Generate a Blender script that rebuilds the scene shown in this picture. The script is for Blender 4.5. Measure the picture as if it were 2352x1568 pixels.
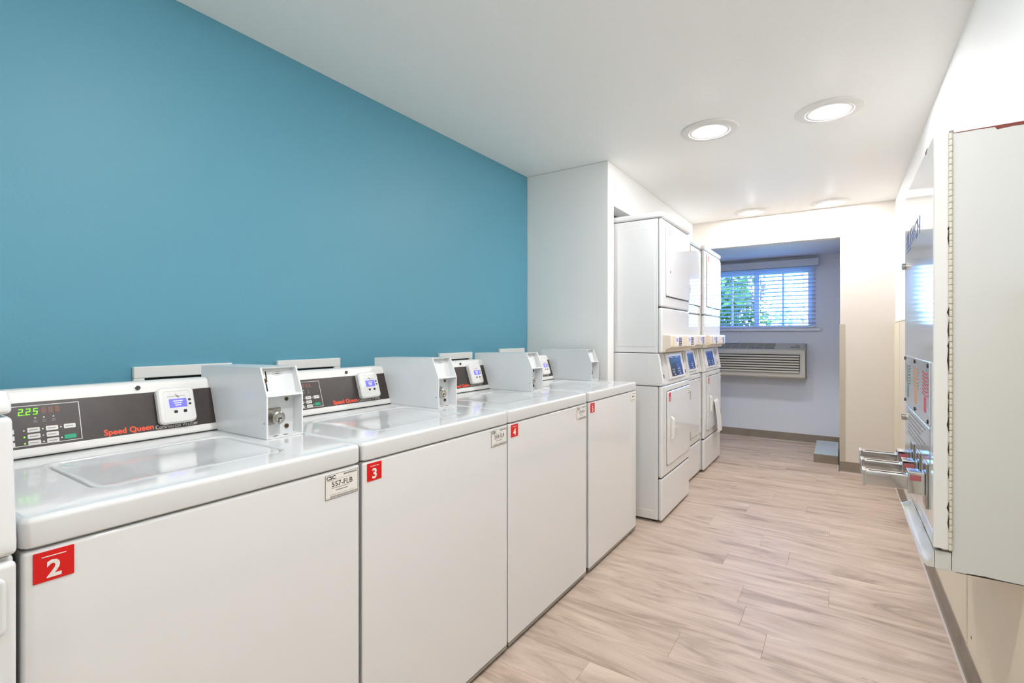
import bpy, bmesh, math, random
from mathutils import Vector, Matrix

random.seed(7)
for o in list(bpy.data.objects):
    bpy.data.objects.remove(o)
sc = bpy.context.scene
C = sc.collection
PI = math.pi

# ------------------------------------------------------------------ camera
F_PX, YAW, HORIZON, CAM_H = 1140.0, 0.5856, 770.4, 1.20
cam = bpy.data.cameras.new('camera')
cam.sensor_width = 36.0
cam.lens = 36.0 * F_PX / 2352.0
cam.shift_y = -(784.0 - HORIZON) / 2352.0
cam.clip_start = 0.02
camo = bpy.data.objects.new('camera', cam)
C.objects.link(camo)
camo.location = (0, 0, CAM_H)
camo.rotation_euler = (PI / 2, 0, YAW)
sc.camera = camo

# ------------------------------------------------------------------ world, sun, exposure
LAMP_STRENGTH = 425.0
LAMP_COLOR = (1.0, 0.985, 1.0)
SKY_STRENGTH = 9.0
SUN_STRENGTH = 5.0
world = bpy.data.worlds.new('sky')
sc.world = world
world.use_nodes = True
wn = world.node_tree
wn.nodes.clear()
sky = wn.nodes.new('ShaderNodeTexSky')
sky.sky_type = 'NISHITA'
sky.sun_disc = False
sky.sun_elevation = math.radians(48)
sky.sun_rotation = math.radians(200)
sky.air_density = 1.0
sky.dust_density = 0.2
sky.ozone_density = 4.0
bg = wn.nodes.new('ShaderNodeBackground')
bg.inputs[1].default_value = SKY_STRENGTH
wo = wn.nodes.new('ShaderNodeOutputWorld')
tint = wn.nodes.new('ShaderNodeMix')
tint.data_type = 'RGBA'; tint.blend_type = 'MULTIPLY'
tint.inputs['Factor'].default_value = 1.0
tint.inputs[7].default_value = (0.36, 0.66, 1.22, 1.0)      # daylight seen by a camera balanced for the lamps
wn.links.new(sky.outputs[0], tint.inputs[6])
wn.links.new(tint.outputs[2], bg.inputs[0])
wn.links.new(bg.outputs[0], wo.inputs[0])
sun = bpy.data.lights.new('sun', 'SUN')
sun.energy = SUN_STRENGTH
sun.angle = math.radians(0.6)
sun.color = (1.0, 0.95, 0.86)
suno = bpy.data.objects.new('sun', sun)
C.objects.link(suno)
suno.rotation_euler = (math.radians(42), 0, math.radians(-20))   # shines towards +Y (onto the trees), down
sc.view_settings.view_transform = 'Standard'
sc.view_settings.look = 'None'
sc.view_settings.exposure = 0.0
sc.view_settings.gamma = 1.0
sc.view_settings.use_curve_mapping = False
sc.cycles.use_denoising = True
sc.cycles.use_light_tree = False
sc.cycles.use_adaptive_sampling = True
sc.cycles.adaptive_threshold = 0.06
sc.cycles.adaptive_min_samples = 12
sc.cycles.max_bounces = 7
sc.cycles.diffuse_bounces = 5
sc.cycles.glossy_bounces = 3
sc.cycles.transparent_max_bounces = 16

# ------------------------------------------------------------------ materials
def lin(h):
    h = h.lstrip('#')
    r = []
    for i in (0, 2, 4):
        c = int(h[i:i + 2], 16) / 255.0
        r.append(c / 12.92 if c <= 0.04045 else ((c + 0.055) / 1.055) ** 2.4)
    return (*r, 1.0)

def mat(name, col, rough=0.5, metal=0.0, coat=0.0, bump=None, spec=None, emit=None, emit_s=0.0, vary=None, coord='Object', ior=1.5):
    m = bpy.data.materials.new(name)
    m.use_nodes = True
    nt = m.node_tree
    b = nt.nodes['Principled BSDF']
    c = lin(col) if isinstance(col, str) else col
    b.inputs['Base Color'].default_value = c
    b.inputs['Roughness'].default_value = rough
    b.inputs['Metallic'].default_value = metal
    b.inputs['IOR'].default_value = ior
    b.inputs['Coat Weight'].default_value = coat
    b.inputs['Coat Roughness'].default_value = 0.03
    if spec is not None:
        b.inputs['Specular IOR Level'].default_value = spec
    if emit:
        b.inputs['Emission Color'].default_value = lin(emit) if isinstance(emit, str) else emit
        b.inputs['Emission Strength'].default_value = emit_s
        if emit_s < 5:
            m.cycles.emission_sampling = 'NONE'      # little indicator lights and screens
    tc = None
    if bump or vary:
        tc = nt.nodes.new('ShaderNodeTexCoord')
    if bump:
        sc_, st = bump
        n = nt.nodes.new('ShaderNodeTexNoise')
        n.inputs['Scale'].default_value = sc_
        n.inputs['Detail'].default_value = 3.0
        nt.links.new(tc.outputs[coord], n.inputs['Vector'])
        bp = nt.nodes.new('ShaderNodeBump')
        bp.inputs['Strength'].default_value = st
        bp.inputs['Distance'].default_value = 0.004
        nt.links.new(n.outputs['Fac'], bp.inputs['Height'])
        nt.links.new(bp.outputs['Normal'], b.inputs['Normal'])
    if vary:
        sc_, c2, fac = vary
        n = nt.nodes.new('ShaderNodeTexNoise')
        n.inputs['Scale'].default_value = sc_
        n.inputs['Detail'].default_value = 4.0
        nt.links.new(tc.outputs[coord], n.inputs['Vector'])
        r = nt.nodes.new('ShaderNodeValToRGB')
        r.color_ramp.elements[0].position = 0.35
        r.color_ramp.elements[1].position = 0.65
        r.color_ramp.elements[0].color = c
        cc = lin(c2)
        r.color_ramp.elements[1].color = tuple(c[i] * (1 - fac) + cc[i] * fac for i in range(4))
        nt.links.new(n.outputs['Fac'], r.inputs['Fac'])
        nt.links.new(r.outputs['Color'], b.inputs['Base Color'])
    return m

M = {}
M['teal'] = mat('teal_wall_paint', '#5998AD', 0.5, bump=(90, 0.12), vary=(1.2, '#5594A9', 0.5))
M['white_wall'] = mat('white_wall_paint', '#EEEEEB', 0.6, bump=(70, 0.15))
M['far_wall'] = mat('warm_white_wall_paint', '#D6CFC6', 0.6, bump=(70, 0.12))
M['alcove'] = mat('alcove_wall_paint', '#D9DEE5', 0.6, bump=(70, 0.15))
M['ceiling'] = mat('ceiling_paint', '#F9F9F6', 0.45, bump=(60, 0.2))
M['frp'] = mat('cream_wall_panel', '#E4DAC4', 0.45, bump=(160, 0.12))
M['frp_trim'] = mat('cream_plastic_trim', '#D9CFB4', 0.4)
M['guard'] = mat('corner_guard_plastic', '#B7B0A0', 0.45)
M['base'] = mat('taupe_vinyl_baseboard', '#8B8072', 0.5, vary=(9, '#7D7264', 0.6))
M['caulk'] = mat('pale_caulk', '#BEB5AC', 0.6)
M['subfloor'] = mat('dark_joint', '#6B5D52', 0.8)
M['appliance'] = mat('white_enamel', '#E0E1E1', 0.5, coat=1.0, spec=0.0)
M['appliance_top'] = mat('darkened_white_enamel', '#D8DADA', 0.10, coat=0.3, bump=(4, 0.02))  # same enamel, colour darkened to offset the strong light on upward faces
M['plastic_white'] = mat('white_plastic', '#E4E3DF', 0.35)
M['coinbox'] = mat('grey_white_powder_coat', '#DCDFE0', 0.28, coat=0.2)
M['beige'] = mat('beige_plastic', '#E3D8C6', 0.4)
M['fascia'] = mat('dark_brown_fascia', '#3A3432', 0.3, vary=(26, '#433835', 0.7))
M['white_print'] = mat('white_print', '#DAD8D2', 0.4)
M['orange_print'] = mat('orange_print', '#F0522F', 0.4)
M['green_btn'] = mat('green_button', '#129A72', 0.4)
M['green_led'] = mat('green_led', '#7CFF1A', 0.4, emit='#6BFF10', emit_s=1.3)
M['dim_led'] = mat('unlit_led', '#6B4A3E', 0.4)
M['black'] = mat('black_plastic', '#15161A', 0.35)
M['gap'] = mat('dark_gap_and_shade', '#2A2826', 0.8)  # also colours in the shade of panel seams and louvres
M['screen'] = mat('blue_lcd', '#6E6EF0', 0.3, emit='#5A58F5', emit_s=0.75)
M['screen_txt'] = mat('lcd_text', '#C8CBFF', 0.3, emit='#C0C4FF', emit_s=0.8)
M['red'] = mat('red_sticker', '#D20A0E', 0.35)
M['white_sticker'] = mat('white_sticker', '#E6E4DF', 0.4)
M['ink'] = mat('black_ink', '#23211F', 0.5)
M['grey_ink'] = mat('grey_ink', '#8C8985', 0.5)
M['chrome'] = mat('chrome', '#D9DBDE', 0.08, metal=1.0)
M['steel'] = mat('zinc_steel', '#B9B7B0', 0.28, metal=1.0, vary=(40, '#8E8A82', 0.6))
M['brass_dark'] = mat('tarnished_metal', '#5C4A34', 0.35, metal=0.7)
M['alum'] = mat('brushed_aluminium', '#E4E5E3', 0.32, metal=0.55)
M['hinge_grey'] = mat('grey_hinge', '#8F8B80', 0.4)
M['blue_panel'] = mat('blue_control_overlay', '#22407E', 0.3, vary=(12, '#2C5AA8', 0.6))
M['navy_panel'] = mat('navy_control_overlay', '#1F3040', 0.3)
M['cab_white'] = mat('white_cabinet_paint', '#E2E2DE', 0.06)
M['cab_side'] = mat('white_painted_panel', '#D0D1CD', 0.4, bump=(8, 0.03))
M['chip'] = mat('exposed_rust_primer', '#7A3B2E', 0.7)
M['chip_dark'] = mat('dark_seam', '#3A2C22', 0.8)
M['hinge_cream'] = mat('aged_hinge_paint', '#D8D5C6', 0.45, vary=(120, '#BDB59C', 0.6))
M['slat'] = mat('blind_slat', '#CDD2DA', 0.45)
M['winframe'] = mat('white_vinyl_frame', '#DDE2EA', 0.4)
M['ac'] = mat('off_white_ac_plastic', '#BFBAAC', 0.45)
M['ac_dark'] = mat('ac_grille_dark', '#3A4650', 0.6)
M['box_grey'] = mat('grey_painted_box', '#A9B4B8', 0.5, vary=(6, '#9BA6AB', 0.6))
M['trim_white'] = mat('white_light_trim', '#E6E4E0', 0.4)
M['lens'] = mat('lamp_lens', '#FFFFFF', 0.4, emit=(*LAMP_COLOR, 1.0), emit_s=LAMP_STRENGTH)
M['print_green'] = mat('print_green', '#5E8A78', 0.4)
M['print_orange'] = mat('print_orange', '#D99A55', 0.4)
M['print_red'] = mat('print_red', '#D2455A', 0.4)
M['tag_red'] = mat('dull_red_tag', '#A85A5E', 0.4)
M['print_blue'] = mat('print_blue', '#3C5A9C', 0.4)
M['plate'] = mat('grey_label_plate', '#B9BEC4', 0.15, coat=0.4)
M['bark'] = mat('tree_bark', '#5B4A3C', 0.9, bump=(12, 0.5))
M['grass'] = mat('grass_ground', '#55703A', 0.9, vary=(3, '#6F8850', 0.8))

def leaf_mat(name, c1, c2):
    m = mat(name, c1, 0.7, spec=0.08, vary=(2.2, c2, 1.0))
    b = m.node_tree.nodes['Principled BSDF']
    b.inputs['Transmission Weight'].default_value = 0.0
    nt = m.node_tree
    tr = nt.nodes.new('ShaderNodeBsdfTranslucent')
    tr.inputs[0].default_value = lin(c2)
    mx = nt.nodes.new('ShaderNodeMixShader')
    mx.inputs[0].default_value = 0.12
    out = nt.nodes['Material Output']
    nt.links.new(b.outputs[0], mx.inputs[1])
    nt.links.new(tr.outputs[0], mx.inputs[2])
    nt.links.new(mx.outputs[0], out.inputs[0])
    return m
M['leaf_dark'] = leaf_mat('dark_green_leaves', '#2C3412', '#525C1C')
M['leaf_pale'] = leaf_mat('pale_green_leaves', '#6A7236', '#8C9048')
M['leaf_red'] = leaf_mat('reddish_leaves', '#5A342C', '#7E5444')

def glass_mat():
    m = bpy.data.materials.new('window_glass')
    m.use_nodes = True
    nt = m.node_tree
    nt.nodes.clear()
    out = nt.nodes.new('ShaderNodeOutputMaterial')
    t = nt.nodes.new('ShaderNodeBsdfTransparent')
    t.inputs[0].default_value = (0.93, 0.96, 0.97, 1)
    g = nt.nodes.new('ShaderNodeBsdfGlossy')
    g.inputs['Roughness'].default_value = 0.02
    f = nt.nodes.new('ShaderNodeFresnel')
    f.inputs[0].default_value = 1.45
    mx = nt.nodes.new('ShaderNodeMixShader')
    nt.links.new(f.outputs[0], mx.inputs[0])
    nt.links.new(t.outputs[0], mx.inputs[1])
    nt.links.new(g.outputs[0], mx.inputs[2])
    nt.links.new(mx.outputs[0], out.inputs[0])
    return m
M['glass'] = glass_mat()

def plank_mat():
    m = bpy.data.materials.new('grey_oak_vinyl_plank')
    m.use_nodes = True
    nt = m.node_tree
    b = nt.nodes['Principled BSDF']
    N = nt.nodes.new
    tc, oi = N('ShaderNodeTexCoord'), N('ShaderNodeObjectInfo')
    mul = N('ShaderNodeVectorMath'); mul.operation = 'MULTIPLY_ADD'
    comb = N('ShaderNodeCombineXYZ')
    k = N('ShaderNodeMath'); k.operation = 'MULTIPLY'; k.inputs[1].default_value = 57.0
    nt.links.new(oi.outputs['Random'], k.inputs[0])
    for i in range(3):
        nt.links.new(k.outputs[0], comb.inputs[i])
    nt.links.new(tc.outputs['Object'], mul.inputs[0])
    mul.inputs[1].default_value = (1, 1, 1)
    nt.links.new(comb.outputs[0], mul.inputs[2])
    def noise(sx, sy, scale, det, dist=0.0):
        mp = N('ShaderNodeMapping')
        mp.inputs['Scale'].default_value = (sx, sy, 1)
        nt.links.new(mul.outputs[0], mp.inputs['Vector'])
        n = N('ShaderNodeTexNoise')
        n.inputs['Scale'].default_value = scale
        n.inputs['Detail'].default_value = det
        n.inputs['Roughness'].default_value = 0.6
        n.inputs['Distortion'].default_value = dist
        nt.links.new(mp.outputs[0], n.inputs['Vector'])
        return n
    def ramp(src, els):
        r = N('ShaderNodeValToRGB')
        r.color_ramp.elements[0].position, r.color_ramp.elements[0].color = els[0]
        r.color_ramp.elements[1].position, r.color_ramp.elements[1].color = els[-1]
        for p, c in els[1:-1]:
            e = r.color_ramp.elements.new(p); e.color = c
        nt.links.new(src, r.inputs['Fac'])
        return r
    broad = noise(1.0, 5.2, 1.7, 4.0, 1.5)
    fine = noise(2.0, 42.0, 3.0, 5.0, 0.6)
    crack = noise(1.4, 26.0, 3.3, 4.0, 0.9)
    r1 = ramp(broad.outputs['Fac'], [(0.30, lin('#988677')), (0.47, lin('#B7A494')), (0.66, lin('#C8B6A6'))])
    r2 = ramp(fine.outputs['Fac'], [(0.30, (0.91, 0.90, 0.89, 1)), (0.62, (1.02, 1.02, 1.02, 1))])
    r3 = ramp(crack.outputs['Fac'], [(0.26, (0.55, 0.52, 0.50, 1)), (0.32, (1, 1, 1, 1))])
    r4 = ramp(oi.outputs['Random'], [(0.0, (0.96, 0.96, 0.96, 1)), (1.0, (1.03, 1.03, 1.02, 1))])
    prev = r1.outputs['Color']
    for r in (r2, r3, r4):
        mx = N('ShaderNodeMix'); mx.data_type = 'RGBA'; mx.blend_type = 'MULTIPLY'
        mx.inputs['Factor'].default_value = 1.0
        nt.links.new(prev, mx.inputs[6]); nt.links.new(r.outputs['Color'], mx.inputs[7])
        prev = mx.outputs[2]
    nt.links.new(prev, b.inputs['Base Color'])
    b.inputs['Roughness'].default_value = 0.5
    b.inputs['Specular IOR Level'].default_value = 0.35
    bp = N('ShaderNodeBump'); bp.inputs['Strength'].default_value = 0.12; bp.inputs['Distance'].default_value = 0.002
    nt.links.new(fine.outputs['Fac'], bp.inputs['Height'])
    nt.links.new(bp.outputs['Normal'], b.inputs['Normal'])
    return m
M['plank'] = plank_mat()

# ------------------------------------------------------------------ mesh helpers
class MB:
    """collects shapes and builds them as one mesh object"""
    def __init__(self):
        self.v, self.f = [], []
    def add(self, vs, fs):
        b = len(self.v)
        self.v += [tuple(p) for p in vs]
        self.f += [tuple(i + b for i in f) for f in fs]
        return self
    def box(self, x0, x1, y0, y1, z0, z1):
        vs = [(x, y, z) for x in (x0, x1) for y in (y0, y1) for z in (z0, z1)]
        return self.add(vs, [(0, 1, 3, 2), (4, 6, 7, 5), (0, 4, 5, 1), (2, 3, 7, 6), (0, 2, 6, 4), (1, 5, 7, 3)])
    def rbox(self, x0, x1, y0, y1, z0, z1, r=0.01, seg=3):
        bm = bmesh.new()
        bmesh.ops.create_cube(bm, size=1.0)
        for v in bm.verts:
            v.co = Vector(((x0 + x1) / 2 + v.co.x * (x1 - x0), (y0 + y1) / 2 + v.co.y * (y1 - y0), (z0 + z1) / 2 + v.co.z * (z1 - z0)))
        r = min(r, 0.49 * min(abs(x1 - x0), abs(y1 - y0), abs(z1 - z0)))
        bmesh.ops.bevel(bm, geom=list(bm.edges), offset=r, segments=seg, profile=0.5, affect='EDGES')
        self._bm(bm)
        return self
    def _bm(self, bm):
        bm.verts.index_update()
        self.add([v.co[:] for v in bm.verts], [[v.index for v in f.verts] for f in bm.faces])
        bm.free()
    def prism(self, prof, a0, a1, axis='y', bev=0.0, seg=2):
        """profile polygon extruded along an axis; prof in (x,z) for y, (x,y) for z, (y,z) for x"""
        n = len(prof)
        def P(p, a):
            return {'y': (p[0], a, p[1]), 'z': (p[0], p[1], a), 'x': (a, p[0], p[1])}[axis]
        vs = [P(p, a0) for p in prof] + [P(p, a1) for p in prof]
        fs = [(i, (i + 1) % n, n + (i + 1) % n, n + i) for i in range(n)] + [tuple(range(n))[::-1], tuple(range(n, 2 * n))]
        if bev <= 0:
            return self.add(vs, fs)
        bm = bmesh.new()
        bv = [bm.verts.new(v) for v in vs]
        for f in fs:
            bm.faces.new([bv[i] for i in f])
        bmesh.ops.recalc_face_normals(bm, faces=bm.faces)
        bmesh.ops.bevel(bm, geom=[e for e in bm.edges if e.calc_face_angle(0) > 0.3], offset=bev, segments=seg, profile=0.5, affect='EDGES')
        self._bm(bm)
        return self
    def loops(self, ls, cap0=True, cap1=True):
        n = len(ls[0])
        vs = [p for l in ls for p in l]
        fs = []
        for k in range(len(ls) - 1):
            for i in range(n):
                j = (i + 1) % n
                fs.append((k * n + i, k * n + j, (k + 1) * n + j, (k + 1) * n + i))
        if cap0: fs.append(tuple(range(n))[::-1])
        if cap1: fs.append(tuple(range((len(ls) - 1) * n, len(ls) * n)))
        return self.add(vs, fs)
    def cyl(self, p0, p1, r, n=16, r1=None):
        p0, p1 = Vector(p0), Vector(p1)
        d = (p1 - p0).normalized()
        a = d.orthogonal().normalized(); b = d.cross(a)
        r1 = r if r1 is None else r1
        l0 = [p0 + (a * math.cos(t) + b * math.sin(t)) * r for t in [2 * PI * i / n for i in range(n)]]
        l1 = [p1 + (a * math.cos(t) + b * math.sin(t)) * r1 for t in [2 * PI * i / n for i in range(n)]]
        return self.loops([l0, l1])
    def lathe(self, prof, c=(0, 0, 0), n=32, cap0=False, cap1=False):
        ls = [[(c[0] + r * math.cos(2 * PI * i / n), c[1] + r * math.sin(2 * PI * i / n), c[2] + z) for i in range(n)] for r, z in prof]
        return self.loops(ls, cap0, cap1)
    def xf(self, m):
        self.v = [tuple(m @ Vector(p)) for p in self.v]
        return self
    def build(self, name, material, parent=None, smooth=35):
        me = bpy.data.meshes.new(name)
        me.from_pydata(self.v, [], self.f)
        bm = bmesh.new(); bm.from_mesh(me)
        bmesh.ops.recalc_face_normals(bm, faces=bm.faces)
        bm.to_mesh(me); bm.free()
        me.materials.append(M[material] if isinstance(material, str) else material)
        if smooth:
            for p in me.polygons: p.use_smooth = True
            me.set_sharp_from_angle(angle=math.radians(smooth))
        o = bpy.data.objects.new(name, me)
        C.objects.link(o)
        if smooth and len(self.f) > 6:
            wm = o.modifiers.new('weighted_normals', 'WEIGHTED_NORMAL')
            wm.keep_sharp = True
        if parent is not None: o.parent = parent
        return o

def rr(x0, x1, y0, y1, r, z, n=4):
    """rounded rectangle loop"""
    pts = []
    for cx, cy, a0 in ((x1 - r, y1 - r, 0), (x0 + r, y1 - r, PI / 2), (x0 + r, y0 + r, PI), (x1 - r, y0 + r, 3 * PI / 2)):
        for k in range(n + 1):
            a = a0 + PI / 2 * k / n
            pts.append((cx + r * math.cos(a), cy + r * math.sin(a), z))
    return pts

def plate(mb, u0, u1, v0, v1, r, t, m=None, n=4, edge=0.0015):
    """rounded plate in its own U,V plane (normal +Z), thickness t, optionally transformed"""
    sub = MB()
    e = min(edge, t * 0.5)
    sub.loops([rr(u0, u1, v0, v1, r, 0, n), rr(u0, u1, v0, v1, r, t - e, n), rr(u0 + e, u1 - e, v0 + e, v1 - e, max(r - e, 1e-4), t, n)])
    if m is not None: sub.xf(m)
    mb.add(sub.v, sub.f)
    return mb

def empty(name, loc, label=None, cat=None, group=None):
    o = bpy.data.objects.new(name, None)
    C.objects.link(o)
    o.location = loc
    o.empty_display_size = 0.1
    if label: o['label'] = label
    if cat: o['category'] = cat
    if group: o['group'] = group
    return o

def struct(o):
    o['kind'] = 'structure'
    return o

def tag(o, label, cat, group=None):
    o['label'] = label; o['category'] = cat
    if group: o['group'] = group
    return o

def frame(origin, U, V):
    U, V = Vector(U).normalized(), Vector(V).normalized()
    N = U.cross(V)
    m = Matrix.Identity(4)
    for i in range(3):
        m[i][0], m[i][1], m[i][2], m[i][3] = U[i], V[i], N[i], origin[i]
    return m

def text(name, s, size, m, material, parent, depth=0.0004, bold=0.0, align='LEFT', sx=1.0, width=None):
    cu = bpy.data.curves.new('txt', 'FONT')
    cu.body = s
    cu.size = size
    cu.extrude = depth
    cu.offset = bold
    cu.align_x = align
    cu.resolution_u = 3
    to = bpy.data.objects.new('txt', cu)
    C.objects.link(to)
    bpy.context.view_layer.update()
    me = bpy.data.meshes.new_from_object(to.evaluated_get(bpy.context.evaluated_depsgraph_get()))
    bpy.data.objects.remove(to)
    bpy.data.curves.remove(cu)
    if width:
        xs = [v.co.x for v in me.vertices]
        sx = width / max(1e-6, max(xs) - min(xs))
    me.transform(m @ Matrix.Diagonal((sx, 1, 1, 1)))
    me.name = name
    me.materials.clear()
    me.materials.append(M[material])
    o = bpy.data.objects.new(name, me)
    C.objects.link(o)
    o.parent = parent
    return o

T = lambda x, y, z: Matrix.Translation((x, y, z))

# ================================================================== THE ROOM
XT, XR, YP, YF, YA, ZC, ZO = -1.885, 0.38, 3.04, 5.25, 6.46, 2.34, 2.07
YN = -2.3         # wall behind the camera
XH = -1.265       # face of the partition end and of the header above the dryers

floor = struct(MB().box(-2.0, XR + 0.1, YN - 0.1, YA + 0.12, -0.12, -0.006).build('floor', 'subfloor', smooth=0))
PW, PL = 0.183, 1.22
pm_cache = {}
row0 = 2.414 - PW * 26
nrow = int((YA - row0) / PW) + 1
for k in range(nrow):
    y0 = row0 + k * PW
    y1 = min(y0 + PW, YA)
    if y0 < YN - 0.05: continue
    off = [-0.385, -0.735, -0.02, -0.56, -0.21][k % 5] + 0.04 * math.sin(k * 2.3)
    if k == 26: off = -0.39
    xs = [off + (j - 2) * PL for j in range(5)]
    cuts = [-1.95] + [x for x in xs if -1.9 < x < XR - 0.02] + [XR]
    for a, b in zip(cuts[:-1], cuts[1:]):
        key = (round(b - a, 3), round(y1 - y0, 3))
        if key not in pm_cache:
            L, W = b - a, y1 - y0
            g, h = 0.0003, 0.0005
            mb = MB().loops([[(g, g, -0.006), (L - g, g, -0.006), (L - g, W - g, -0.006), (g, W - g, -0.006)],
                             [(g, g, -h), (L - g, g, -h), (L - g, W - g, -h), (g, W - g, -h)],
                             [(g + h, g + h, 0), (L - g - h, g + h, 0), (L - g - h, W - g - h, 0), (g + h, W - g - h, 0)]])
            o = mb.build('floor_plank', 'plank', smooth=0)
            pm_cache[key] = o.data
        else:
            o = bpy.data.objects.new('floor_plank', pm_cache[key]); C.objects.link(o)
        o.parent = floor
        o.location = (a, y0, 0)

struct(MB().box(-2.0, XR + 0.1, YN - 0.1, YF + 0.1, ZC, ZC + 0.1).build('ceiling', 'ceiling', smooth=0))
struct(MB().box(XT - 0.1, XT, YN - 0.1, YP, 0, ZC).build('wall_left', 'teal', smooth=0))
struct(MB().box(XT - 0.1, XT, YP, YF, 0, ZC).build('wall_recess', 'white_wall', smooth=0))
struct(MB().rbox(XT, XH, YP, YP + 0.10, 0, ZC, 0.006, 2).build('wall_partition', 'white_wall'))
struct(MB().rbox(XH - 0.10, XH, YP + 0.095, YF, 2.065, ZC, 0.004, 2).build('wall_header', 'white_wall'))
struct(MB().box(-2.0, XR + 0.1, YN - 0.1, YN, 0, ZC).build('wall_near', 'white_wall', smooth=0))
wr = struct(MB().box(XR, XR + 0.1, YN - 0.1, YF + 0.1, 0, ZC).build('wall_right', 'white_wall', smooth=0))
XO = -0.008       # right jamb of the opening
wf = MB()
wf.box(-2.0, XR, YF, YF + 0.11, ZO, ZC)
wf.box(XO, XR, YF, YF + 0.11, 0, ZO)
wf.box(-2.0, -1.62, YF, YF + 0.11, 0, ZO)
struct(wf.build('wall_far', 'far_wall', smooth=0))
# alcove shell beyond the opening
ax0 = -1.95
WX0, WX1, WZ0, WZ1 = -1.405, -0.268, 1.285, 1.965   # window hole
ab = MB()
ab.box(ax0 - 0.1, WX0, YA, YA + 0.14, 0, ZO + 0.05)
ab.box(WX1, XO + 0.1, YA, YA + 0.14, 0, ZO + 0.05)
ab.box(WX0, WX1, YA, YA + 0.14, 0, WZ0)
ab.box(WX0, WX1, YA, YA + 0.14, WZ1, ZO + 0.05)
struct(ab.build('wall_alcove_back', 'alcove', smooth=0))
struct(MB().box(ax0 - 0.1, ax0, YF + 0.11, YA, 0, ZO + 0.05).build('wall_alcove_left', 'alcove', smooth=0))
struct(MB().box(XO, XO + 0.1, YF + 0.11, YA, 0, ZO + 0.05).build('wall_alcove_right', 'alcove', smooth=0))
struct(MB().box(ax0 - 0.1, XO + 0.1, YF + 0.11, YA + 0.14, ZO + 0.02, ZO + 0.14).build('ceiling_alcove', 'alcove', smooth=0))

# cream wall panels on the lower right wall, each its own sheet, with divider strips
PX = XR - 0.006
seams = [YN, -1.29, -0.07, 1.15, 2.37, 3.59, 4.81, YF]
for a, b in zip(seams[:-1], seams[1:]):
    MB().rbox(PX, XR, a + 0.002, b - 0.002, 0.0, 1.31, 0.0015, 1).build('wall_panel', 'frp', wr)
for y in seams[1:-1]:
    MB().rbox(PX - 0.002, PX + 0.001, y - 0.006, y + 0.006, 0.09, 1.31, 0.001, 1).build('divider_strip', 'frp_trim', wr)
MB().rbox(PX - 0.006, PX + 0.002, YF - 0.012, YF, 0.09, 1.312, 0.002, 1).build('corner_strip', 'frp_trim', wr)
MB().rbox(PX - 0.003, XR, YN, YF, 1.308, 1.316, 0.001, 1).build('cap_strip', 'frp_trim', wr)
for y, z in ((2.44, 0.33), (2.30, 0.16), (2.385, 0.40)):
    MB().cyl((PX - 0.0015, y, z), (PX, y, z), 0.006, 10).build('nail_head', 'grey_ink', wr)

# corner guard on the jamb
g = MB().rbox(XO - 0.003, XO + 0.037, YF - 0.004, YF, 0.09, 1.30, 0.0015, 2)
g.rbox(XO - 0.004, XO, YF - 0.004, YF + 0.045, 0.09, 1.30, 0.0015, 2)
tr = struct(g.build('trim_1', 'guard'))

# coved baseboards
def baseboard(name, p0, p1, nrm, h=0.095, toe=0.014):
    """runs p0->p1 on the floor, nrm points into the room"""
    p0, p1, nrm = Vector((*p0, 0)), Vector((*p1, 0)), Vector((*nrm, 0))
    prof = [(0, 0), (toe, 0), (toe, 0.003), (0.009, 0.008), (0.006, 0.016), (0.005, h - 0.003), (0.003, h), (0, h)]
    ls = [[p + nrm * a + Vector((0, 0, b)) for a, b in prof] for p in (p0, p1)]
    o = struct(MB().loops(ls).build(name, 'base'))
    k = MB()
    prof = [(toe - 0.001, 0), (toe + 0.006, 0), (toe + 0.001, 0.004), (toe - 0.001, 0.004)]
    k.loops([[p + nrm * a + Vector((0, 0, b)) for a, b in prof] for p in (p0, p1)])
    k.build('caulk_bead', 'caulk', o)
    return o
baseboard('baseboard_right', (PX, YN), (PX, YF - 0.005), (-1, 0))
baseboard('baseboard_far', (XO, YF), (PX - 0.01, YF), (0, -1))
baseboard('baseboard_alcove_back', (ax0, YA), (XO, YA), (0, -1))
baseboard('baseboard_alcove_right', (XO, YF + 0.0), (XO, YA - 0.015), (-1, 0))

# ------------------------------------------------------------------ downlights
def downlight(x, y, label):
    e = empty('ceiling_downlight', (x, y, ZC), label, 'light', 'recessed ceiling downlights')
    MB().lathe([(0.104, -0.001), (0.104, -0.010), (0.110, -0.013), (0.146, -0.008), (0.150, -0.003), (0.150, 0.0)], n=48).build('trim_ring', 'trim_white', e)
    MB().lathe([(0.106, -0.004), (0.104, -0.010), (0.095, -0.0112), (0.078, -0.0105), (0.052, -0.0085)], n=48).build('baffle', 'trim_white', e)
    MB().lathe([(0.052, -0.0085), (0.050, -0.012), (0.041, -0.0165), (0.024, -0.019), (0.008, -0.020)], n=20, cap1=True).build('lens', 'lens', e)
downlight(-0.61, 2.90, 'round recessed downlight above the last washer, left of the nearer pair')
downlight(-0.05, 2.98, 'round recessed downlight nearest the right wall, largest in view')
downlight(-0.69, 5.03, 'small round downlight at the far wall, nearer the stacked dryers')
downlight(-0.08, 5.05, 'small round downlight at the far wall, nearer the right wall')
downlight(-0.61, 0.85, 'added unseen downlight overhead between the first washers and the wall')  # this and the next three are added out of view to light the room
downlight(-0.05, 0.85, 'added unseen downlight overhead beside the right wall')
downlight(-0.61, -1.20, 'added unseen downlight behind the viewer on the washer side')
downlight(-0.05, -1.20, 'added unseen downlight behind the viewer on the right side')

# ================================================================== WASHERS
XW = -1.055
FA = Vector((-0.522, 0, 0.925))                       # foot of the console face (local)
FV = Vector((-0.048, 0, 0.145)).normalized()

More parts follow.
